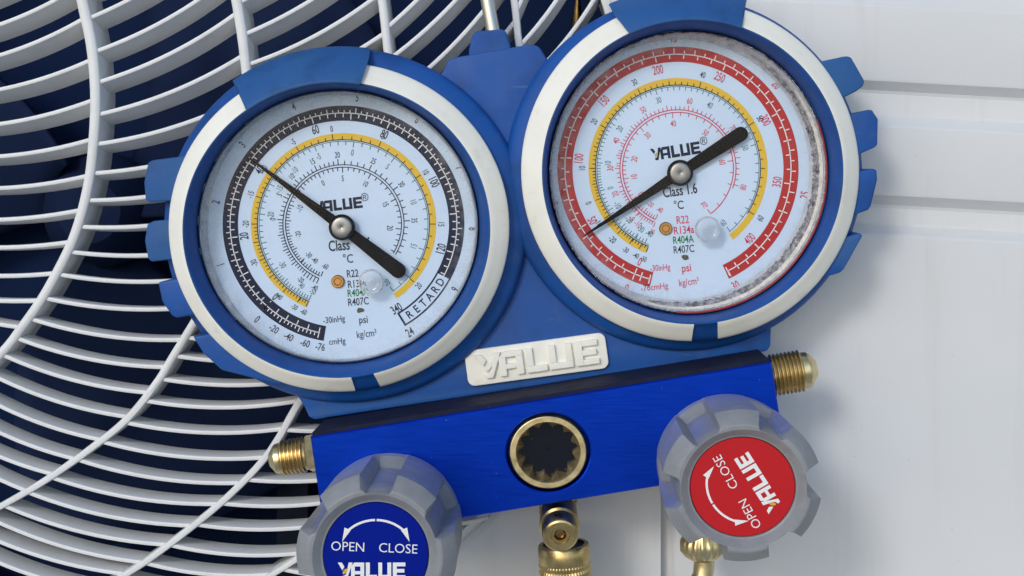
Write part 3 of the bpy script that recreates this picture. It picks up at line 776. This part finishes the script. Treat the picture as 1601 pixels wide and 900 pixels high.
def inset(p, d_):
    x, z = (p-cen).dot(ex), (p-cen).dot(ez)
    return cen+ex*x*(1-d_/hw)+ez*z*(1-d_/hh)
mb = MB()
l0 = [tuple(p) for p in out_]
loops = [[(p[0], YB+TH, p[2]) for p in l0], [(p[0], YB+2, p[2]) for p in l0], [(q.x, YB, q.z) for q in [inset(p, 2) for p in out_]],
         circ(66, YB), circ(64, YB+1.5), circ(63, YB+8), circ(63, YB+34), circ(55, YB+34)]
mb.loft(loops, True, True)
block = obj('valve_block', mb, M['anodised'], tool, smooth=30)
mb = MB(); n = 96
def c2(r, Y): return [(sc_w.x+r*math.cos(2*pi*i/n), Y, sc_w.z+r*.94*math.sin(2*pi*i/n)) for i in range(n)]
def star(r0, r1, Y):
    L = []
    for i in range(n):
        k = (i/n*12) % 1; t = abs(k-.5)*2; L.append((sc_w.x+(r1+(r0-r1)*t)*math.cos(2*pi*i/n+.1), Y, sc_w.z+(r1+(r0-r1)*t)*.94*math.sin(2*pi*i/n+.1)))
    return L
mb.loft([c2(59.5, YB+34), c2(59.5, YB+3), c2(58, YB), c2(57, YB-.5), c2(49.5, YB-.5), c2(48.6, YB+.5)])
obj('sight_glass_ring', mb, M['brass_pale'], block, smooth=25)
mb = MB(); mb.loft([c2(48.6, YB+.5), star(48.4, 47.0, YB+3), star(48.4, 38, YB+16), star(48.4, 38, YB+40)])
obj('toothed_insert', mb, M['brass_satin'], block)
mb = MB(); mb.loft([c2(54, YB+31), c2(1, YB+31)]); obj('sight_glass', mb, M['sight'], block)
tg = []
for p in [(wc[0], 3), (wc[1], 3)]: pass
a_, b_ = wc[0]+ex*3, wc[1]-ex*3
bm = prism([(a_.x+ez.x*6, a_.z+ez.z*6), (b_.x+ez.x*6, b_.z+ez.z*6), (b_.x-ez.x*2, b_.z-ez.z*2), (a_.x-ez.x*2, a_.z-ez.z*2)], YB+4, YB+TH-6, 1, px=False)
obj('top_shade_strip', bm, M['shade_navy'], block)  # added strip: boot's shade and dark reflection on the top face, as colour

# ---- flare fittings on the block ends
axis = ex
def fitting(end, sgn, hexlen, thread0, thread1, tip, r, hexr, rot=0):
    org = Vector(W(*end, YB)); org = Vector((org.x, 15, org.z)) ; a = axis*sgn
    mb = MB(); mb.lathe([(-6, hexr*.98), (hexlen-3, hexr*.98), (hexlen, hexr*.9)], org, a, 6, phase=rot)
    o = obj('flare_fitting', mb, M['brass_pale'], tool)
    pr = [(hexlen, r*.86)]; x = thread0
    while x < thread1: pr += [(x, r*.88), (x+2.6, r), (x+3.8, r)]; x += 6.2; pr += [(x-.4, r*.88)]
    pr += [(thread1+2, r*.86)]
    mb = MB(); mb.lathe(pr, org, a, 40); obj('thread', mb, M['brass'], o, smooth=35)
    mb = MB(); L_ = tip-thread1
    mb.lathe([(thread1+1, r*.86), (thread1+L_*.45, r*.85), (thread1+L_*.62, r*.76), (thread1+L_*.85, r*.52), (thread1+L_*.97, r*.42), (tip, r*.36), (tip-4, r*.26), (tip-20, r*.24)], org, a, 40)
    obj('flare_seat', mb, M['brass_pale'], o, smooth=30)
fitting((487, 722), -1, 20, 23, 60, 80, 28, 31, .35)
fitting((1207, 600), 1, 8, 10, 58, 83, 33, 34, .1)

# ---- valve knobs
def knob(front, ysq, lobe_phase, label_rot, lmat, lname):
    YK0, YK1 = YB-4, YB-182
    k = (D+YK1)/D; cx, cz = (front[0]-FU)*k, (FV-front[1])*k
    n = 144
    def gear(rl, rn, Y, soft=.075):
        L = []
        for i in range(n):
            th = 2*pi*i/n; ph = ((math.degrees(th)-lobe_phase+30*0) % 60)/60          # 0 = middle of a notch
            q = min(ph, 1-ph)*2                                                  # 0 notch middle .. 1 lobe middle
            w = max(0, min(1, (q-.36)/soft)); w = w*w*(3-2*w)
            r = rn+(rl-rn)*w
            L.append((cx+r*math.cos(th), Y, cz+r*ysq*math.sin(th)))
        return L
    mb = MB()
    mb.loft([gear(92, 92, YK0+12), gear(106, 106, YK0+8), gear(109, 108, YK0+2), gear(110, 106, YK0-10), gear(110.5, 99, YK0-20), gear(111, 92, YK0-30), gear(112, 91, YK1+46), gear(113, 91, YK1+26),
             gear(113, 90.5, YK1+22), gear(111.5, 90, YK1+19), gear(97, 88.5, YK1+2.5), gear(94.5, 88, YK1+.5), gear(92, 87.5, YK1), gear(87, 87, YK1+.5), gear(77, 77, YK1+10), gear(74.5, 74.5, YK1+11), gear(73.5, 73.5, YK1+16)], True, True)
    kb = obj('valve_knob', mb, M['knob'], tool, smooth=17)
    YL = YK1+12
    mb = MB(); mb.loft([[(cx+r*math.cos(2*pi*i/72), Y, cz+r*ysq*math.sin(2*pi*i/72)) for i in range(72)] for r, Y in ((73.2, YL+3), (73.2, YL+.6), (72.4, YL), (.5, YL))])
    obj(lname, mb, lmat, kb, smooth=30)
    a = math.radians(label_rot)
    def put_mb(mb, P2d, fs=None, Y=YL-.6):
        pts = [rot2(x, y, a) for x, y in P2d]
        if fs is None:
            fs = [tuple(range(len(P2d)))] if len(P2d) <= 4 else [tuple(t) for t in tessellate_polygon([[Vector((p[0], p[1], 0)) for p in P2d]])]
        mb.add([(cx+x, Y, cz+z*ysq) for x, z in pts], fs)
    mb = MB()
    sgm = 10; r0, r1 = 52.5, 56
    for s_ in (-1, 1):
        for i in range(sgm):
            t0, t1 = [math.radians(90-s_*(1.2+ (47-1.2)*j/sgm)) for j in (i, i+1)]
            put_mb(mb, [(r*math.cos(t), r*math.sin(t)*.9) for r, t in ((r0, t0), (r1, t0), (r1, t1), (r0, t1))])
        tt = math.radians(90-s_*48); bx, bz = 54*math.cos(tt), 54*math.sin(tt)*.9
        put_mb(mb, [(bx-s_*5, bz+2), (bx+s_*3.5, bz+6), (bx+s_*7, bz-14)], None, YL-1.1)
    for t, x, z in (('OPEN', -39, 12), ('CLOSE', 31, 9.5)):
        vs, fs = text_tris(t, -.004)
        put_mb(mb, [(x+rot2(px*18.5*1.0, (py-.35)*18.5, math.radians(-2.5))[0], z+rot2(px*18.5, (py-.35)*18.5, math.radians(-2.5))[1]) for px, py in vs], fs)
    ps, ball = logo_polys(23, 1.0)
    for P in ps: put_mb(mb, [(x-6, z-22) for x, z in P])
    obj('label_lettering', mb, M['p_white'], kb)
    mb = MB(); put_mb(mb, [(x-6, z-22) for x, z in ball]); obj('logo_mark', mb, M['p_gold'], kb)
    # stem into the block
    mb = MB(); mb.lathe([(0, 60), (30, 60)], (cx, YK0+24, cz), (0, -1, 0), 40); obj('valve_stem', mb, M['gasket'], kb, smooth=40)
    return kb
knob((586, 871), 1.0, 88, 0, M['label_blue'], 'blue_label')['label'] = 'grey lobed knob with blue label'
knob((1163, 764), .945, 64, 121, M['label_red'], 'red_label')['label'] = 'grey lobed knob with red label'

# ---- hanging hook
mb = MB(); hb = W(765, 62, 95)
bs = [W(u, v, 95) for u, v in ((733, 77), (740, 52), (748, 47), (786, 44), (792, 50), (798, 73), (798, 90), (733, 94))]
obj('hook_base', prism([(733, 96), (733, 77), (739, 53), (746, 48), (786, 45), (791, 49), (798, 72), (798, 90)], 78, 140, 5), M['boot'], tool, smooth=30)
mb = MB(); tube(mb, [W(774, 75, 108), W(770, 45, 108), W(762, 0, 108), W(752, -60, 110), W(746, -110, 125)], 11.2, 24)
obj('hanging_hook', mb, M['rod'], tool, smooth=60)

# ---- charging port below the block
mb = MB(); pb = Vector(W(872, 800, 20))
mb.lathe([(0, 29), (16, 29), (18, 31), (24, 31), (26, 29), (60, 29), (66, 26)], (pb.x, 20, pb.z+36), (0, 0, -1), 40)
port = obj('charging_port', mb, M['brass'], tool, smooth=35)
mb = MB(); st_ = Vector(W(874, 806, -5)); en = Vector(W(876, 838, -62)); a = (en-st_)
mb.lathe([(-24, 29), (a.length*.35, 29), (a.length*.40, 31), (a.length*.48, 31), (a.length*.53, 28), (a.length*.93, 28), (a.length*.99, 26.5), (a.length+1, 24), (a.length, 15), (a.length-3, 13.5), (a.length-3, 9.5), (a.length-12, 9)], st_, a, 40)
obj('port_stub', mb, M['brass'], port, smooth=30)
mb = MB(); mb.lathe([(0, 9.2), (4, 7.5), (5, 3), (5, .2)], en-a.normalized()*11, a, 6); obj('valve_core', mb, M['brass_dark'], port)

# ---- hose couplings (separate things)
hz = W(881, 850, 25); hose = empty('hose_coupling', (hz[0], 25, hz[2]-150))
tag(hose, 'knurled brass hose coupling on the port below the blue block', 'hose coupling')
mb = MB(); NK = 96
prof = [(0, 33), (0, 39), (3, 41), (26, 41), (28, 40)]
for i in range(60): prof.append((29+i*2.2, 40))
prof += [(164, 38), (166, 30)]
def kn(i, t, r, th):
    if 29 <= t <= 160:
        q = (math.sin(th*24+t*.30)*math.sin(th*24-t*.30)); return r+1.7*q
    return r
ax = Vector((.06, 0, -1))
mb.lathe(prof, (hz[0], 25, hz[2]), ax, 240, rfun=kn, cap0=False)
obj('knurled_nut', mb, M['brass'], hose, smooth=50)
mb = MB(); mb.lathe([(3, 34), (14, 33), (14, 1)], (hz[0], 25, hz[2]), ax, 40); obj('nut_bore', mb, M['gasket'], hose, smooth=40)
cz_ = W(1098, 842, 20); hc2 = empty('hose_elbow', (cz_[0], 20, cz_[2]-60))
tag(hc2, 'scalloped brass nut with bent brass tube under the red knob', 'hose elbow')
mb = MB()
mb.lathe([(-30, 26), (-6, 30), (4, 34), (18, 34), (27, 28), (33, 19)], (cz_[0], 20, cz_[2]), (0, 0, -1), 144,
         rfun=lambda i, t, r, th: r+(1.6*math.sin(th*18) if 0 < t < 25 else 0))
obj('scalloped_nut', mb, M['brass_pale'], hc2, smooth=40)
mb = MB(); tube(mb, cr([W(1098, 868, 20), W(1100, 885, 20), W(1096, 908, 18), W(1080, 935, 14), W(1060, 955, 10)], 5) if False else [W(1098, 862, 20), W(1101, 880, 20), W(1099, 900, 18), W(1088, 922, 14), W(1068, 945, 10), W(1040, 962, 8)], 16.5, 24)
obj('bent_tube', mb, M['brass_pale'], hc2, smooth=60)
